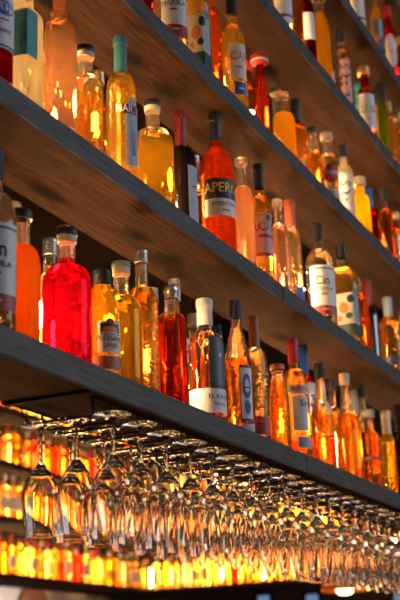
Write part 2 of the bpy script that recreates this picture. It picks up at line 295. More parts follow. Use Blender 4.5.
    (3, 4.208, 1.15, 0.355, 0.0254, 'yellow bottle with black cap right behind the dark red bottle', 'cloudyb', 0.85, ('black', 0.1, 1.4), 'tall', None, -75, {}),
    (3, 4.144, 1.1, 0.349, 0.0211, 'olive green bottle with tall black cap on the fourth shelf', 'green', 0.8, ('black', 0.2, 1.5), 'tall', None, -75, {}),
    (3, 4.235, 1.102, 0.317, 0.0185, 'tan bottle with ringed gold cap on the fourth shelf', 'peach', 0.85, ('gold', 0.15, 1.3), 'square', None, -75, {}),
    (3, 4.41, 1.11, 0.347, 0.0242, 'amber bottle at the right frame edge of the fourth shelf', 'amber', 0.8, ('gold', 0.1, 1.3), 'tall', None, -76, {}),
    (4, 3.911, 1.1, 0.355, 0.0265, 'pale bottle with large white label at the left end of the top shelf', 'clear', 0.9, ('black', 0.1, 1.2), 'tall', 'WHITEF', -66, {}),
    (4, 4.177, 1.1, 0.355, 0.0239, 'bottle with yellow shoulder and dark colourful label on the top shelf', 'yellowg', 0.8, ('black', 0.1, 1.2), 'tall', 'PICT', -63, {}),
    (4, 4.355, 1.1, 0.378, 0.0267, 'red bottle with oval white label on the top shelf', 'red', 0.9, ('red', 0.12, 1.3), 'tall', 'OVAL', -68, {}),
    (4, 4.792, 1.17, 0.355, 0.0267, 'dark bottle right behind the red bottle on the top shelf', 'darkglass', 0.9, ('black', 0.1, 1.3), 'wine', None, -76, {}),
    (4, 4.543, 1.1, 0.326, 0.0233, 'orange bottle at the right frame edge of the top shelf', 'orange', 0.9, ('gold', 0.1, 1.3), 'round', None, -76, {}),
]

PUCKLIST = [
    (0, 1.847, 1.195, 'left behind the bright red bottle'),
    (0, 2.03, 1.175, 'behind the mountain label bottle on the lowest shelf'),
    (0, 2.27, 1.205, 'behind the dark red amber bottle on the lowest shelf'),
    (0, 3.08, 1.2, 'between the red capped and the blue capped bottle'),
    (0, 3.272, 1.2, 'behind the blue capped bottle on the lowest shelf'),
    (0, 3.48, 1.2, 'behind the cork stoppered bottle on the lowest shelf'),
    (1, 1.82, 1.18, 'behind the peach bottle on the second shelf'),
    (1, 1.95, 1.18, 'behind the short amber bottle on the second shelf'),
    (1, 2.26, 1.2, 'behind the squat yellow bottle on the second shelf'),
    (1, 2.5, 1.2, 'behind the dark wine bottle on the second shelf'),
    (1, 2.84, 1.165, 'behind the frosted peach bottle'),
    (1, 2.9, 1.2, 'behind the white label rum on the second shelf'),
    (1, 3.16, 1.2, 'behind the terracotta capped bottle on the second shelf'),
    (1, 3.8, 1.19, 'near the right end of the second shelf'),
    (2, 2.66, 1.2, 'behind the golden rum bottle on the third shelf'),
    (2, 2.93, 1.165, 'left of the slender red bottle on the third shelf'),
    (2, 3.44, 1.19, 'behind the round red label bottle'),
    (2, 3.8, 1.17, 'behind the white vodka bottle on the third shelf'),
    (2, 3.98, 1.16, 'behind the bright yellow bottle on the third shelf'),
    (3, 3.15, 1.2, 'at the left end of the fourth shelf'),
    (3, 4.03, 1.165, 'behind the white labelled dark red bottle'),
    (3, 4.5, 1.2, 'at the right end of the fourth shelf'),
    (4, 4.45, 1.2, 'at the right end of the top shelf'),
]
# ------------------------------------------------------------------ shelving
SH0, GAP, TH = EYE+.5537, .4332, .0495        # top of the lowest shelf, spacing, board thickness
FRONT, BACK = 1.05, 1.24
ZS = [SH0+GAP*i for i in range(6)]
SNAME = ['lowest', 'second', 'third', 'fourth', 'fifth', 'topmost']
X0, X1 = 1.25, 6.2
for i, z in enumerate(ZS):
    root = thing('wooden_shelf', SNAME[i]+' long dark edged plank shelf of the hanging bottle rack', 'shelf', (X0, FRONT, z-TH), 'long plank shelves over the bar')
    joints = [X0, 2.9 if i == 0 else 2.47+.33*i, 3.77+.2*i, X1]
    for a, b in zip(joints, joints[1:]):
        bm = bmesh.new(); fs = box(bm, a-X0, b-X0-.0015, 0, BACK-FRONT, 0, TH)
        fs[2].material_index = 1
        bmesh.ops.bevel(bm, geom=[e for e in bm.edges if all(abs(v.co.y) < 1e-6 for v in e.verts)], offset=.0022, segments=2, affect='EDGES', material=1)
        o = mesh_obj('plank', bm, [M_under, M_front], root, smooth=False)
    # warm led tape along the rear top edge of the board
    bm = bmesh.new(); x = .03
    while x < X1-X0-.02:
        box(bm, x-.005, x+.005, .1795, .186, TH+.0041, TH+.0091, 0); x += .028
    box(bm, .01, X1-X0-.01, .178, .188, TH+.0003, TH+.004, 1)
    tag(mesh_obj('led_strip', bm, [M_led, cm('white')], root, smooth=False))
root = thing('support_strap', 'flat dark steel strap under the left end of the lowest shelf', 'bracket', (1.80, 1.052, SH0-TH-.0065))
bm = bmesh.new(); box(bm, 0, .022, 0, .186, 0, .006); mesh_obj('bar', bm, M_wire, root, smooth=False)
# thin steel uprights that tie the boards together behind the bottles
for x, s in ((2.88, 0), (4.9, 0), (2.95, 2), (4.12, 3), (5.2, 1)):
    root = thing('steel_upright', 'grey steel upright behind bottles on the %s shelf, %s' % (SNAME[s], 'near the middle of the frame' if x < 3 else 'towards the far end'), 'post', (x, 1.225, ZS[s]))
    bm = bmesh.new(); tube(bm, [(0, 0, .0095), (0, 0, GAP-TH-.0005)], .0065, 12); mesh_obj('pole', bm, M_steel, root)
    bm = bmesh.new(); tube(bm, [(0, 0, .24), (-.02, -.01, .262), (-.05, -.02, .255), (-.07, -.025, .235)], .0045, 8); mesh_obj('hook', bm, M_steel, root)
# small warm lamps standing between the rows of bottles
PUCKS = []
# (shelf, x, y)
for s, x, y, lab in PUCKLIST:
    root = thing('uplight', 'small warm round uplight glowing '+lab, 'lamp', (x, y, ZS[s]), 'small warm uplights hidden among the bottles')
    bm = bmesh.new(); lathe(bm, [(0, 0), (.017, 0), (.017, .006), (.004, .01), (.004, .085), (.009, .088), (.009, .0945)], 16, capt=True); bm2 = bmesh.new()
    mesh_obj('lamp_base', bm, M_steel, root)
    lathe(bm2, [(.008, .095), (.014, .108), (.017, .125), (.014, .142), (.007, .152), (0, .154)], 16, capb=True); mesh_obj('lamp_lens', bm2, M_puck, root)

# strings of tiny lights added behind the bottles so the glass sparkles
for i, z in enumerate(ZS[:5]):
    root = thing('added_fairy_string', 'added wire of tiny warm lights looped behind the bottles of the %s shelf' % SNAME[i], 'added string lights', (X0, 1.236, z))
    f_ = lambda q: (q, .002*math.sin(31*q), .17+.055*math.sin(9*q+i)+.04*math.sin(23*q+2*i))
    bm = bmesh.new(); tube(bm, [f_(.2+.02*q) for q in range(int((X1-X0-.4)/.02))], .0008, 4); mesh_obj('wire', bm, M_copper, root)
    bm = bmesh.new(); q = .22
    while q < X1-X0-.4:
        c = f_(q); bmesh.ops.create_icosphere(bm, subdivisions=1, radius=.0032, matrix=Matrix.Translation(c)); q += .042
    mesh_obj('bulbs', bm, M_added_fairy, root)
# ------------------------------------------------------------------ bottles
STY = dict(tall=(.58, .75, 2.0, 2), round=(.58, .73, 2.2, 2), dome=(.40, .86, 1.7, 2), cone=(.48, .80, 1.15, 2), neck=(.48, .66, 1.7, 2),
           square=(.70, .78, 2.4, 8), squareh=(.66, .75, 2.6, 8), wine=(.60, .73, 2.0, 2), slender=(.35, .80, 1.1, 2), ring=(.60, .74, 2.0, 2))
def outer(style, h, R, rn):
    sh, nk, pw, n = STY[style]; P = [(R*.90, 0), (R*.97, h*.006), (R, h*.018)]
    P += [(R, h*(.018+(sh-.018)*k/8)) for k in range(1, 9)]
    for k in range(1, 15):
        t = k/14; q = 1-t**pw
        q = max(q, 0)**(1/pw if pw > 1.3 else 1)
        P.append((rn*1.06+(R-rn*1.06)*q, h*(sh+(nk-sh)*t)))
    if style == 'ring':
        P += [(rn*1.05, h*.765), (rn*1.4, h*.775), (rn*1.42, h*.79), (rn*1.06, h*.80), (rn, h*.82)]
    if style == 'neck':
        P[-1] = (rn*1.5, h*nk); P += [(rn*1.35, h*.70), (rn*1.15, h*.80)]
    P += [(rn, h*.84 if style != 'dome' else h*.88), (rn, h*.93), (rn*1.12, h*.945), (rn*1.12, h*.965)]
    P = sorted({round(z, 5): (r, z) for r, z in P}.values(), key=lambda a: a[1])
    return P, n
def radius_at(P, z):
    for (r0, z0), (r1, z1) in zip(P, P[1:]):
        if z0 <= z <= z1: return r0+(r1-r0)*(z-z0)/max(z1-z0, 1e-9)
    return P[-1][0]
def split(P, z):
    r = radius_at(P, z); return [p for p in P if p[1] < z-1e-5]+[(r, z)], [(r, z)]+[p for p in P if p[1] > z+1e-5]
# label codes: r = rectangle (centre angle, half angle, z0, z1, colour), t = text (string, height, centre angle, z, colour, turned), o = oval
D = math.radians
LAB = {
 'TEQ': [('r', 0, 62, .10, .56, 'labelw'), ('r', 0, 62, .10, .185, 'redband'), ('r', 0, 62, .525, .54, 'slate'), ('t', 'Cin', .085, -8, .38, 'ink', 0, .8), ('t', 'TEQUILA', .03, -4, .325, 'ink', 0, 1), ('r', -4, 14, 0.284, 0.294, 'ink'), ('r', 0, 14, 0.144, 0.154, 'labelw')],
 'PLEAS': [('r', 12, 42, .22, .50, 'labelc'), ('o', 12, 15, .50, .03, 'redband'), ('r', 12, 34, .38, .48, 'ink'), ('o', 12, 26, .42, .035, 'orangeink'), ('r', 12, 30, .385, .40, 'labelc'), ('t', 'PLEASANT', .045, 12, .325, 'ink', 0, .8), ('t', 'LAND', .04, 12, .265, 'ink', 0, .9), ('r', 0, 64, .08, .19, 'terracotta')],
 'GREEN': [('r', 20, 45, .42, .58, 'labelw'), ('r', 20, 14, 0.484, 0.494, 'darkgreen')],
 'MOON': [('r', 34, 36, .24, .67, 'moonsky'), ('o', 38, 5, .52, .018, 'moon'), ('r', 34, 36, .24, .29, 'ink'), ('r', 0, 88, .06, .25, 'labelw'), ('t', 'EL RAYO', .035, 30, .17, 'ink', 0, 1), ('t', 'TEQUILA', .02, 30, .12, 'ink', 0, 1)],
 'ORN': [('r', 0, 27, .10, .50, 'navy'), ('r', 0, 23, .12, .48, 'labelw'), ('o', 0, 17, .35, .09, 'bluel'), ('o', 0, 10, .35, .05, 'labelw'), ('o', 0, 12, .20, .05, 'bluel'), ('r', 0, 14, 0.334, 0.344, 'navy'), ('r', 0, 27, .03, .085, 'labelblue')],
 'REDB': [('r', 0, 60, .06, .20, 'redband')],
 'BLUEB': [('r', 20, 30, .06, .20, 'bluel')],
 'SM': [('r', 8, 62, .52, .60, 'labelc'), ('t', 'SMIRNOFF', .05, 12, .54, 'redband', 0, .8), ('r', -2, 34, .22, .50, 'labelw'), ('r', 8, 30, .08, .17, 'labelblue'), ('t', 'Sm', .05, 16, .42, 'ink', 0, 1)],
 'ARTI': [('r', 0, 80, .26, .70, 'labelw'), ('o', 0, 34, .55, .055, 'bluel'), ('t', 'ARTIC', .06, 0, .53, 'labelw', 0, .8), ('r', 0, 14, 0.459, 0.469, 'ink'), ('t', 'ARANT', .03, 0, .37, 'redband', 0, .8), ('r', 0, 80, .27, .285, 'bluel')],
 'PGRN': [('r', 0, 40, .25, .50, 'palegreen'), ('r', 0, 40, .16, .25, 'labelblue')],
 'NAVYB': [('r', 0, 50, .07, .19, 'navy')],
 'DBAND': [('r', 0, 89, .36, .40, 'maroon')],
 'TURQ': [('r', 0, 60, .37, .70, 'lturq'), ('t', 'TEQUILA', .03, 0, .52, 'ink', 1, 1)],
 'MART': [('o', 10, 34, .36, .20, 'labelblue'), ('r', 10, 32, .10, .38, 'labelblue'), ('r', 4, 36, .44, .50, 'ink'), ('t', 'MARTINI', .05, 4, .45, 'labelw', 0, .75), ('o', 22, 9, .475, .035, 'red'), ('t', 'BIANCO', .03, 10, .25, 'ink', 1, 1)],
 'WINEL': [('r', 0, 30, .16, .56, 'labelblue'), ('r', 0, 14, 0.404, 0.414, 'ink')],
 'APEROL': [('r', 10, 66, .36, .50, 'navy'), ('r', 10, 66, .24, .36, 'labelw'), ('t', 'APEROL', .068, 22, .405, 'yellowink', 0, .85), ('t', 'APERITIVO', .028, 20, .31, 'bluel', 0, 1), ('r', 22, 14, 0.274, 0.284, 'redband')],
 'GREYL': [('r', 0, 50, .25, .62, 'moon'), ('r', 0, 14, 0.484, 0.494, 'ink'), ('r', 0, 50, .10, .18, 'slate')],
 'BACARDI': [('r', 6, 70, .26, .58, 'pinkl'), ('t', 'BACARDI', .07, 22, .44, 'ink', 0, .8), ('r', 20, 45, .385, .41, 'redband'), ('o', 35, 16, .545, .03, 'ink'), ('r', 6, 70, .24, .265, 'redband')],
 'SLICE': [('r', 0, 66, .18, .48, 'labelc'), ('o', -22, 20, .34, .055, 'orangeink'), ('o', 8, 14, .42, .04, 'darkgreen'), ('o', -2, 13, .26, .03, 'darkgreen'), ('o', -40, 10, .24, .03, 'orangeink'), ('r', 40, 18, .20, .58, 'labelblue'), ('t', 'B', .06, 40, .46, 'ink', 0, 1), ('r', 0, 68, .06, .18, 'darkgreen')],
 'DBASE': [('r', -4, 36, .14, .24, 'navy'), ('r', 52, 12, .28, .45, 'slate')],
 'CAZ': [('r', 0, 44, .28, .56, 'labelc'), ('t', 'CAL', .065, 4, .43, 'redband', 0, .85), ('r', 0, 14, 0.364, 0.374, 'ink'), ('r', 6, 34, .15, .25, 'bluel'), ('r', 8, 14, 0.194, 0.204, 'labelw')],
 'WHITER': [('r', 0, 25, .10, .38, 'labelw')],
 'SMIR': [('o', 0, 50, .44, .13, 'redband'), ('t', 'Smirn', .08, 2, .42, 'labelw', 0, .85), ('r', 4, 46, .12, .22, 'labelblue')],
 'FRIS': [('r', 0, 38, .10, .62, 'labelw'), ('t', 'FRIS', .115, 0, .38, 'ink', 1, 1)],
 'FRISD': [('r', 0, 44, .14, .62, 'pinkl'), ('t', 'FRIS', .11, 0, .44, 'ink', 1, 1), ('r', 0, 20, .20, .24, 'bluel')],
 'CASA': [('r', 0, 70, .16, .62, 'labelw'), ('t', 'CASA', .09, 6, .38, 'ink', 0, .9), ('r', 6, 14, 0.294, 0.304, 'slate')],
 'BLUEL': [('r', 0, 34, .12, .62, 'labelblue')],
 'WHITEF': [('r', 0, 68, .14, .60, 'labelw'), ('r', 0, 68, .20, .23, 'slate')],
 'WHITET': [('r', 0, 50, .34, .62, 'labelw')],
 'PICT': [('r', 0, 60, .14, .60, 'slate'), ('o', -20, 20, .36, .05, 'orangeink'), ('r', 20, 16, .36, .60, 'labelblue'), ('r', 0, 60, .12, .22, 'ink')],
 'OVAL': [('o', 0, 62, .42, .20, 'labelw'), ('r', 0, 14, 0.404, 0.414, 'redband')],
}
def add_label(root, P, n, h, rot, items):
    mats = []; bm = bmesh.new(); lay = 0
    def P3(th, z, off):
        r = (radius_at(P, z)+off)*sect(th, n); return (r*math.sin(th), -r*math.cos(th), z)
    base = max(radius_at(P, h*.3), 1e-3)
    for it in items:
        lay += 1; off = .0006+.00022*lay
        col = it[5] if it[0] != 't' else it[5]
        if col not in mats: mats.append(col)
        mi = mats.index(col)
        if it[0] == 'r':
            _, c, ha, z0, z1, _ = it; nu = max(4, int(ha/5)); nv = max(2, int((z1-z0)/.04))
            g = [[bm.verts.new(P3(D(rot+c-ha+2*ha*i/nu), h*(z0+(z1-z0)*j/nv), off)) for i in range(nu+1)] for j in range(nv+1)]
            for j in range(nv):
                for i in range(nu): bm.faces.new((g[j][i], g[j][i+1], g[j+1][i+1], g[j+1][i])).material_index = mi
        elif it[0] == 'o':
            _, c, ha, z, hz, _ = it; cv = bm.verts.new(P3(D(rot+c), h*z, off))
            rings = [[bm.verts.new(P3(D(rot+c+ha*q*math.cos(a)), h*(z+hz*q*math.sin(a)), off)) for a in (2*math.pi*k/20 for k in range(20))] for q in (.5, 1)]
            for k in range(20):
                bm.faces.new((cv, rings[0][k], rings[0][(k+1) % 20])).material_index = mi
                bm.faces.new((rings[0][k], rings[1][k], rings[1][(k+1) % 20], rings[0][(k+1) % 20])).material_index = mi
        else:
            _, txt, sz, c, z, _, turned, xs = it
            cu = bpy.data.curves.new('t', 'FONT'); cu.body = txt; cu.size = h*sz*1.4; cu.align_x = 'CENTER'; cu.resolution_u = 2; cu.offset = h*sz*.02
            to = bpy.data.objects.new('t', cu); me = to.to_mesh()
            vs = []
            for v in me.vertices:
                x, y = v.co.x*xs, v.co.y
                if turned: x, y = -y+h*sz*.45, x
                vs.append(bm.verts.new(P3(D(rot+c)+x/base, h*z+y, off)))
            for p in me.polygons:
                try: bm.faces.new([vs[i] for i in p.vertices]).material_index = mi
                except ValueError: pass
            to.to_mesh_clear(); bpy.data.objects.remove(to); bpy.data.curves.remove(cu)
    return mesh_obj('label', bm, [cm(c) for c in mats], root)
def bottle(s, X, Y, h, R, desc, liq, fill, cap, style, lab, rot, k):
    nm = 'wine_bottle' if style == 'wine' else 'liquor_bottle'
    root = thing(nm, desc, 'bottle', (X, Y, ZS[s]), 'bottles on the %s shelf' % SNAME[s])
    rn = min(.0155 if style in ('round', 'squareh', 'dome') else .0125, R*.62)
    P, n = outer(style, h, R, rn); seg = 48 if n > 2 else 36
    if liq == 'darkglass':
        bm = bmesh.new(); lathe(bm, [(0, 0)]+P, seg, n, capt=True); mesh_obj('glass_body', bm, dark_glass, root)
    else:
        fz = h*min(fill, .93); lo, hi = split(P, fz)
        mat = RIB[liq] if k.get('ribs') and liq in RIB else LIQ[liq]
        bm = bmesh.new(); lathe(bm, [(0, .0005)]+lo, seg, n); mesh_obj('drink', bm, mat, root)
        bm = bmesh.new(); lathe(bm, hi, seg, n, capt=True); mesh_obj('glass_neck', bm, glass_for(liq), root)
    cc, cl, cw = cap; rc = max(rn*cw*.98, rn*1.14); z0 = h*(1-cl); long = cl > .18
    bm = bmesh.new()
    pr = [(rn*1.03, z0)] if not long else [(rn*1.10, z0)]
    if style == 'slender' and cw > 2: pr = [(rn*.9, z0-.006), (rn*1.3, z0), (rc*.95, z0+.004), (rc, z0+.012), (rc*.97, h-.003), (rc*.85, h), (0, h)]
    elif long: pr += [(rc*.97, h*(1-cl)+.002), (rc*.95, h-.022), (rc*.95, h-.021), (rc*1.04, h-.020), (rc*1.04, h-.004), (rc*.96, h), (0, h)]
    elif cl > .075:
        pr += [(rc, z0+.001)]; q = z0+.003
        while q < h-.009: pr += [(rc, q), (rc*.95, q+.0012), (rc, q+.0026)]; q += .0055
        pr += [(rc, h-.003), (rc*.95, h-.0005), (0, h)]
    else: pr += [(rc*1.05, z0), (rc*1.08, z0+.002), (rc*1.08, h-.002), (rc, h), (0, h)]
    lathe(bm, pr, 24); capo = mesh_obj('cap', bm, clearcap() if cc == 'clear' else cm(cc), root)
    if cc == 'redwhite':
        bm = bmesh.new(); lathe(bm, [(rc*.99, z0+.005), (rc*1.02, z0+.006), (rc*1.02, z0+.010), (rc*.99, z0+.011)], 24); mesh_obj('cap_band', bm, cm('labelw'), capo)
    if k.get('stop'):
        bm = bmesh.new(); lathe(bm, [(0, h*.90), (rn*1.16, h*.90), (rn*1.18, h*.905), (rn*1.18, z0-.001), (0, z0-.001)], 24); mesh_obj('cork_stopper', bm, cm('corkw'), root)
    if lab: add_label(root, P, n, h, rot, LAB[lab])
    return root
for row in BOTTLES: bottle(*row)

# ------------------------------------------------------------------ hanging glass rack and glasses
WZ = EYE+.468; FY = (1.052, 1.130, 1.207)
NCH = 23; PITCH = .107; CH0 = 1.885
rack = thing('hanging_glass_rack', 'black wire stemware rack screwed under the lowest shelf', 'rack', (CH0-.04, 1.06, SH0-TH))
def L(x, y, z): return (x-(CH0-.04), y-1.06, z-(SH0-TH))
ZB = SH0-TH-.0022
bm = bmesh.new(); tube(bm, [L(CH0-.045, 1.226, ZB-.001), L(CH0+PITCH*NCH, 1.226, ZB-.001)], .0024); mesh_obj('rear_rail', bm, M_wire, rack)
bm = bmesh.new(); tube(bm, [L(CH0-.045, 1.075, ZB-.001), L(CH0+PITCH*NCH, 1.075, ZB-.001)], .0018); mesh_obj('front_rail', bm, M_wire, rack)
for c in range(NCH):
    xc = CH0+PITCH*c
    for sd in (-1, 1):
        x = xc+sd*.0345; bm = bmesh.new()
        tube(bm, [L(x, 1.074, ZB-.001), L(x, 1.074, WZ+.004), L(x, 1.077, WZ), L(x, 1.15, WZ), L(x, 1.205, WZ), L(x-sd*0, 1.215, WZ+.004), L(x, 1.217, WZ+.014), L(x, 1.226, WZ+.017), L(x, 1.226, ZB-.001)], .0022, 6)
        mesh_obj('prong', bm, M_wire, rack)
def glass_parts(hh, rb, rr, rf):
    """upside down: z = 0 is the underside of the foot's rim (resting on the wire), bowl hangs below"""
    t = .0011; st = hh*.36
    foot = [(0, .0035), (rf*.6, .0032), (rf*.97, .0016), (rf, .0008), (rf*.97, 0), (rf*.6, -.0005), (rf*.25, -.003), (.0052, -.008)]
    stem = [(.0052, -.008), (.0038, -.014), (.0034, -.03), (.0034, -st+.014), (.0044, -st+.006), (.008, -st)]
    b = []
    N = 18
    for i in range(N+1):
        q = i/N
        # egg shaped bowl, widest a little below its shoulder, narrowing to the rim
        if q < .45: r = .008+(rb-.008)*math.sin(q/.45*math.pi/2)**1.0
        else: r = rb-(rb-rr)*((q-.45)/.55)**1.5
        b.append((r, -st-(hh-st)*q))
    inner = [(max(r-t, .0), z) for r, z in reversed(b[2:])]
    zr = b[-1][1]; rr0 = b[-1][0]; b2 = b[:-1]+[(rr0+.0001, zr+.0012), (rr0, zr)]
    bowl = b2+[(rr0-t*.5, zr-.0004), (rr0-t, zr), (rr0-t+.0001, zr+.0012)]+inner[1:]+[(0, b[1][1]-.003)]
    return foot, stem, bowl
PROTO = {}
def proto(kind):
    if kind not in PROTO:
        a = dict(std=(.206, .0355, .0275, .0375), big=(.200, .0375, .033, .037))[kind]
        ms = []
        for nm, p in zip(('foot', 'stem', 'bowl'), glass_parts(*a)):
            bm = bmesh.new(); lathe(bm, p, 64)
            if nm == 'bowl':        # faint optic fluting blown into the bowl
                for v in bm.verts:
                    rr_ = math.hypot(v.co.x, v.co.y)
                    if rr_ > .012 and v.co.z > -a[0]*.97:
                        q_ = 1+.006*math.cos(9*math.atan2(v.co.x, v.co.y)+1)*(1 if v.index < 64*18 else 2.2); v.co.x *= q_; v.co.y *= q_
            for f in bm.faces: f.normal_flip()      # profile runs downwards
            me = bpy.data.meshes.new(nm); bm.to_mesh(me); bm.free(); me.materials.append(wine_glass_mat)
            for q in me.polygons: q.use_smooth = True
            me.set_sharp_from_angle(angle=math.radians(50)); ms.append((nm, me))
        PROTO[kind] = ms
    return PROTO[kind]
ORD = ['first', 'second', 'third', 'fourth', 'fifth', 'sixth', 'seventh', 'eighth', 'ninth', 'tenth', 'eleventh', 'twelfth', 'thirteenth', 'fourteenth', 'fifteenth', 'sixteenth', 'seventeenth', 'eighteenth', 'nineteenth', 'twentieth', 'twenty first', 'twenty second', 'twenty third']
DEP = ['front', 'middle', 'rear']
for c in range(NCH):
    kind = 'big' if c >= 17 else 'std'
    for j, y in enumerate(FY):
        nm = 'wine_glass'
        lab = '%s wine glass hung upside down, %s of the %s rack channel from left' % ('wide' if kind == 'big' else 'slim', DEP[j], ORD[c])
        root = thing(nm, lab, 'glass', (CH0+PITCH*c+random.uniform(-.003, .003), y+random.uniform(-.0008, .0008), WZ+.0029), 'wine glasses hanging from the rack')
        for pn, me in proto(kind):
            o = bpy.data.objects.new(pn, me); COL.objects.link(o); o.parent = root

# ------------------------------------------------------------------ room
def struct(name, bm, m): o = mesh_obj(name, bm, m, smooth=False); o['kind'] = 'structure'; return o
bm = bmesh.new(); box(bm, -5, 12, -5, 7, -.1, 0); struct('floor', bm, M_floor)
bm = bmesh.new(); box(bm, -5, 12, -5, 7, 5.0, 5.1); struct('ceiling', bm, M_ceil)
bm = bmesh.new(); box(bm, -5, 12, 6.2, 6.3, 0, 5.0); struct('wall_back', bm, M_wall)
bm = bmesh.new(); box(bm, 11.2, 11.3, -5, 6.2, 0, 5.0); struct('wall_right', bm, M_wall)

# back bar: one run along the rear wall, a second run turning the corner; both blurred in the photo
BZ = [EYE+.80, EYE+1.212, EYE+1.61, EYE+2.02]
VAR = []
def bgvar(kind):
    h, R, nr, sh, nk, liq, cap, cl, labc = kind
    P, n = outer('tall' if sh else 'round', h, R, nr)
    bm = bmesh.new(); fz = h*nk; lo, hi = split(P, fz)
    lathe(bm, [(0, .0005)]+lo, 14, 2, mi=0); lathe(bm, hi, 14, 2, capt=True, mi=0)
    bmesh.ops.remove_doubles(bm, verts=bm.verts, dist=1e-5)
    me = bpy.data.meshes.new('glass_body'); bm.to_mesh(me); bm.free(); me.materials.append(BG[liq])
    bm = bmesh.new(); lathe(bm, [(nr*1.2, h*(1-cl)), (nr*1.25, h), (0, h)], 12, capb=True)
    m2 = bpy.data.meshes.new('cap'); bm.to_mesh(m2); bm.free(); m2.materials.append(cm(cap))
    out = [('glass_body', me), ('cap', m2)]
    if labc:
        bm = bmesh.new(); q = [[bm.verts.new(((R+.001)*math.sin(D(-130+200*i/10)), -(R+.001)*math.cos(D(-130+200*i/10)), h*z)) for i in range(11)] for z in (.18, .48)]
        for i in range(10): bm.faces.new((q[0][i], q[0][i+1], q[1][i+1], q[1][i]))
        m3 = bpy.data.meshes.new('label'); bm.to_mesh(m3); bm.free(); m3.materials.append(cm(labc)); out.append(('label', m3))
    for _, me_ in out:
        for p in me_.polygons: p.use_smooth = True
        me_.set_sharp_from_angle(angle=math.radians(50))
    return (liq, out)
BG = {k: drink('far_drink_'+k, tuple(min(1, q*1.2+.05) for q in DR[k][0]), .13) for k in ('amber', 'orange', 'gold', 'red', 'redorange', 'yellow', 'pink', 'darkred', 'peach')}
for q in [(.30, .032, .012, 1, .85, 'amber', 'black', .12, None), (.26, .036, .013, 0, .8, 'orange', 'gold', .08, None), (.31, .034, .013, 1, .85, 'gold', 'silver', .1, 'labelc'),
          (.29, .032, .013, 1, .85, 'gold', 'red', .16, None), (.25, .037, .015, 0, .8, 'yellow', 'black', .07, None), (.31, .032, .013, 1, .85, 'orange', 'navy', .14, None),
          (.32, .032, .013, 1, .85, 'yellow', 'black', .14, 'labelw'), (.30, .033, .013, 1, .85, 'darkred', 'maroon', .2, None), (.28, .033, .014, 1, .85, 'peach', 'silver', .1, None), (.29, .032, .013, 1, .85, 'amber', 'terracotta', .2, 'labelc')]:
    VAR.append(bgvar(q))
CN = dict(amber='amber', orange='orange', gold='golden', red='red', redorange='orange red', yellow='yellow', pink='pink tinted', darkred='dark red', peach='peach')
LEV = ['lowest', 'second', 'third', 'top']
def seen(p, m=25):
    v = Vector(p)-Vector((0, 0, EYE)); z = v.dot(fw)
    x, y = 200+1200*v.dot(r2)/z, 300-1200*v.dot(u2)/z
    return -m < x < 400+m and 330+.405*x < y < 600+m
NTH = ['first', 'second', 'third', 'fourth', 'fifth', 'sixth', 'seventh', 'eighth', 'ninth', 'tenth', 'eleventh', 'twelfth', 'thirteenth', 'fourteenth', 'fifteenth', 'sixteenth', 'seventeenth', 'eighteenth', 'nineteenth', 'twentieth'] + ['twenty-'+q for q in ('first', 'second', 'third', 'fourth', 'fifth', 'sixth', 'seventh', 'eighth', 'ninth')] + ['thirtieth', 'thirty-first', 'thirty-second', 'thirty-third', 'thirty-fourth', 'thirty-fifth']
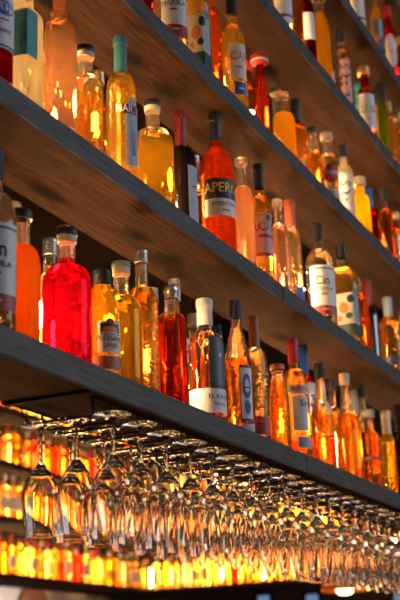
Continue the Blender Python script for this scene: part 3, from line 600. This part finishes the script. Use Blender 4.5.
def run(name, p0, ang, length, levels, rows=2):
    ux, uy = math.cos(ang), math.sin(ang); nx, ny = -uy, ux       # n points into the shelf
    P = lambda x, y: (p0[0]+ux*x+nx*y, p0[1]+uy*x+ny*y)
    bm = bmesh.new(); box(bm, 0, length, .35, .38, EYE+.757, BZ[levels-1]+.4); pan = mesh_obj('trim_%d' % (1 if ang == 0 else 2), bm, M_back, smooth=False)
    pan['kind'] = 'structure'; pan.location = (*p0, 0); pan.rotation_euler = (0, 0, ang)
    for i, z in enumerate(BZ[:levels]):
        root = thing('back_bar_shelf', 'blurred dark %s shelf board of the %s' % (LEV[i], name), 'shelf', (*P(0, 0), z-.045), 'blurred dark back bar shelves', ang)
        bm = bmesh.new(); box(bm, 0, length, 0, .345, 0, .045); mesh_obj('board', bm, M_bar, root, smooth=False)
        bm = bmesh.new(); x = .03
        while x < length: box(bm, x-.014, x+.014, .322, .334, .046, .066); x += .06
        lt = thing('led_tape', 'warm led tape along the back of the %s shelf of the %s' % (LEV[i], name), 'light strip', (*P(0, 0), z-.045), 'led tapes of the back bar', ang)
        mesh_obj('diodes', bm, M_ledfar, lt, smooth=False)
        for row in range(rows):
            x = .06+random.uniform(0, .03); cnt = 0
            while x < length-.04:
                liq, parts = random.choice(VAR)
                px, py = x, .07+.115*row+random.uniform(-.01, .01)
                q = P(px, py)
                x += random.uniform(.088, .105) if row == 0 else random.uniform(.1, .2)
                rz = random.uniform(-.6, .6)+ang
                if not (seen((*q, z+.05)) or seen((*q, z+.28))): continue
                lab = 'blurred %s bottle, %s in %s row, %s shelf of %s' % (CN[liq], NTH[cnt], 'front' if row == 0 else 'rear', LEV[i], name)
                cnt += 1
                o = thing('far_bottle', lab, 'bottle', (*q, z), 'blurred bottles of the back bar', rz)
                for pn, me in parts:
                    c = bpy.data.objects.new(pn, me); COL.objects.link(c); c.parent = o
        # bare bulbs in small holders glow between the bottles
        x = .2+.23*i % .5; cnt = 0
        while x < length-.05:
            q = P(x, .268)
            if seen((*q, z+.1)):
                o = thing('shelf_lamp', 'warm glowing bulb, %s from left on the %s shelf of the %s' % (NTH[cnt], LEV[i], name), 'lamp', (*q, z), 'glowing bulbs among the far bottles'); cnt += 1
                bm = bmesh.new(); lathe(bm, [(0, 0), (.02, 0), (.02, .02), (.012, .03), (.012, .0445)], 12, capt=True); mesh_obj('lamp_holder', bm, M_steel, o)
                bm = bmesh.new(); lathe(bm, [(.010, .045), (.024, .07), (.030, .10), (.030, .16), (.024, .188), (0, .198)], 14, capb=True); mesh_obj('bulb', bm, M_bulb, o)
            x += random.uniform(.22, .5) if ang == 0 else random.uniform(.13, .3)
run('rear back bar', (6.3, 5.0), 0, 3.25, 4)
run('corner back bar', (9.6, 5.345), -math.pi/2, 2.325, 4)
LAMP = (9.4, 3.15, EYE+.66)
PLAQ = (9.01, 5.845, EYE+.63)
PLANT = (9.85, 5.8, EYE+.80)
WINS = [(4.57, EYE+.77), (4.07, EYE+.75), (3.2, EYE+.73)]
# shaded lamp below the far end of the corner shelf
root = thing('pendant_lamp', 'blurred dome lamp glowing warm under the end of the corner shelf', 'lamp', LAMP)
bm = bmesh.new(); lathe(bm, [(.19, 0), (.185, .04), (.15, .10), (.08, .14), (.02, .15), (.0, .15)], 28); lathe(bm, [(.185, .002), (.145, .09), (.08, .13), (0, .135)], 28); mesh_obj('lamp_shade', bm, cm('terracotta'), root)
bm = bmesh.new(); lathe(bm, [(0, -.03), (.05, -.02), (.075, .02), (.05, .07), (.0, .09)], 20); mesh_obj('bulb', bm, emit('pendant_bulb', (1, .50, .16), 14), root)
bm = bmesh.new(); tube(bm, [(0, 0, .15), (0, 0, 5.0-LAMP[2]-.001)], .005); mesh_obj('cord', bm, M_wire, root)
# pale panel, leather round seat back and plant below the rear back bar
bm = bmesh.new(); box(bm, 6.4, 10.4, 5.86, 5.9, .0, 2.45); tag(mesh_obj('wall_panel', bm, M_pale, smooth=False), 'blurred pale wall panel below the lowest back bar shelf at lower left', 'panel')

pl = thing('round_plaque', 'blurred round brown plaque on the pale wall at the bottom left', 'plaque', PLAQ)
bm = bmesh.new(); lathe(bm, [(0, 0), (.22, 0), (.235, .012), (.235, .03), (.0, .035)], 40); bmesh.ops.rotate(bm, cent=(0, 0, 0), matrix=Matrix.Rotation(math.pi/2, 3, 'X'), verts=bm.verts); mesh_obj('disc', bm, M_copper, pl)
pt = thing('trailing_plant', 'blurred dark green trailing plant against the wall below the back bar', 'plant', PLANT)
bm = bmesh.new(); tube(bm, [(0, 0, 0), (.2, -.02, .02), (.45, -.01, -.03), (.7, -.03, .0)], .006); mesh_obj('stem', bm, M_leaf, pt)
bm = bmesh.new()
for i in range(90):
    c = Vector((random.uniform(-.05, .8), random.uniform(-.08, 0), random.uniform(-.16, .10))); rot = Matrix.Rotation(random.uniform(0, 6.28), 3, 'Y') @ Matrix.Rotation(random.uniform(-.6, .6), 3, 'X')
    q = [bm.verts.new(c+rot @ Vector(v)) for v in ((-.04, 0, 0), (-.01, -.006, .016), (.03, 0, .012), (.05, .004, 0), (.03, 0, -.012), (-.01, -.006, -.016))]
    bm.faces.new(q)
bmesh.ops.solidify(bm, geom=bm.faces[:], thickness=.002); mesh_obj('leaves', bm, M_leaf, pt, smooth=False)
M_sky = emit('daylight_pane', (.30, .55, 1), .35)
for i, (yy, zz) in enumerate(WINS):
    bm = bmesh.new(); box(bm, -.02, 0, -.06, .06, -.5, .02); o = mesh_obj('window_%d' % (i+1), bm, M_sky, smooth=False); o.location = (11.17, yy, zz); o['kind'] = 'structure'
    bm = bmesh.new()
    for q in ((-.10, -.062, -.53, .06), (.062, .10, -.53, .06), (-.10, .10, .022, .06), (-.10, .10, -.53, -.5)): box(bm, -.03, .02, *q)
    f = mesh_obj('window_frame', bm, M_bar, o, smooth=False)
# lamps added to warm the glasses: globes on the counter, pendants in the room
def globe(name, lab, x, y, z, r, mat, group, stand):
    root = thing(name, lab, 'lamp', (x, y, z), group)
    bm = bmesh.new(); lathe(bm, [(0, -r), (r*.5, -r*.87), (r*.87, -r*.5), (r, 0), (r*.87, r*.5), (r*.5, r*.87), (0, r)], 20); mesh_obj('glass_globe', bm, mat, root)
    bm = bmesh.new()
    if stand: lathe(bm, [(0, -stand), (r*.8, -stand), (r*.8, -stand+.012), (.01, -stand+.02), (.01, -r*1.02)], 16, capt=True)
    else: tube(bm, [(0, 0, r*1.01), (0, 0, 4.999-z)], .004, 6)
    mesh_obj('lamp_base' if stand else 'cord', bm, M_steel, root)
M_added_globe = emit('added_globe_glow', (1, .52, .18), 55)
M_added_pend = emit('added_pendant_globe', (1, .58, .26), 22)
bar = thing('bar_counter', 'long dark wooden counter below the hanging glasses', 'counter', (1.0, 1.9, 0))
bm = bmesh.new(); box(bm, 0, 6.6, 0, .6, 1.0, 1.05); mesh_obj('counter_top', bm, M_bar, bar, smooth=False)
bm = bmesh.new(); box(bm, .05, 6.55, .1, .55, 0, .999); mesh_obj('counter_base', bm, M_bar, bar, smooth=False)
for i in range(12):
    globe('added_counter_lamp', 'added unseen globe lamp on the counter below the glass rack, %s from left' % NTH[i], 1.5+.5*i, 2.2, 1.30, .05, M_added_globe, 'added globe lamps on the counter', .2498)  # unseen globes added to warm the shelf underside and the glasses
k = 0
for x, y, z in [(.2+.75*i, -1.5+.35*(i % 3), (2.0, 2.9, 2.4, 3.4)[i % 4]) for i in range(12)]:
    globe('added_pendant_globe', 'added unseen pendant globe in the room opposite the shelves, %s from left' % NTH[k], x, y, z, .06, M_added_pend, 'added pendant globes in the room', 0); k += 1  # unseen pendants added for warm reflections on bottles and glasses

for i, (x, y, z) in enumerate([(9.9, 2.85, 1.62), (10.3, 2.5, 1.95), (9.7, 2.2, 1.55), (10.6, 2.95, 1.75), (10.1, 1.75, 1.8), (10.7, 2.2, 1.6), (10.4, 3.3, 2.15), (9.8, 2.55, 2.2)]):
    globe('added_pendant_globe', 'added blurred warm globe hanging behind the far hanging glasses, %s from left' % NTH[i], x, y, EYE+z-.55, .05, M_added_pend, 'added blurred globes beyond the bar', 0)  # globes added to give a warm glow behind the far glasses

ls = thing('added_light_bar', 'added unseen light bar along the counter edge below the glass rack', 'light', (1.2, 1.95, 1.0502))  # unseen bar added for warm line highlights in the glasses
bm = bmesh.new(); box(bm, 0, 6.2, 0, .05, 0, .03); mesh_obj('housing', bm, M_steel, ls, smooth=False)
bm = bmesh.new(); box(bm, .02, 6.18, .005, .045, .0302, .045); mesh_obj('diffuser', bm, emit('added_diffuser', (1, .55, .20), 34), ls, smooth=False)
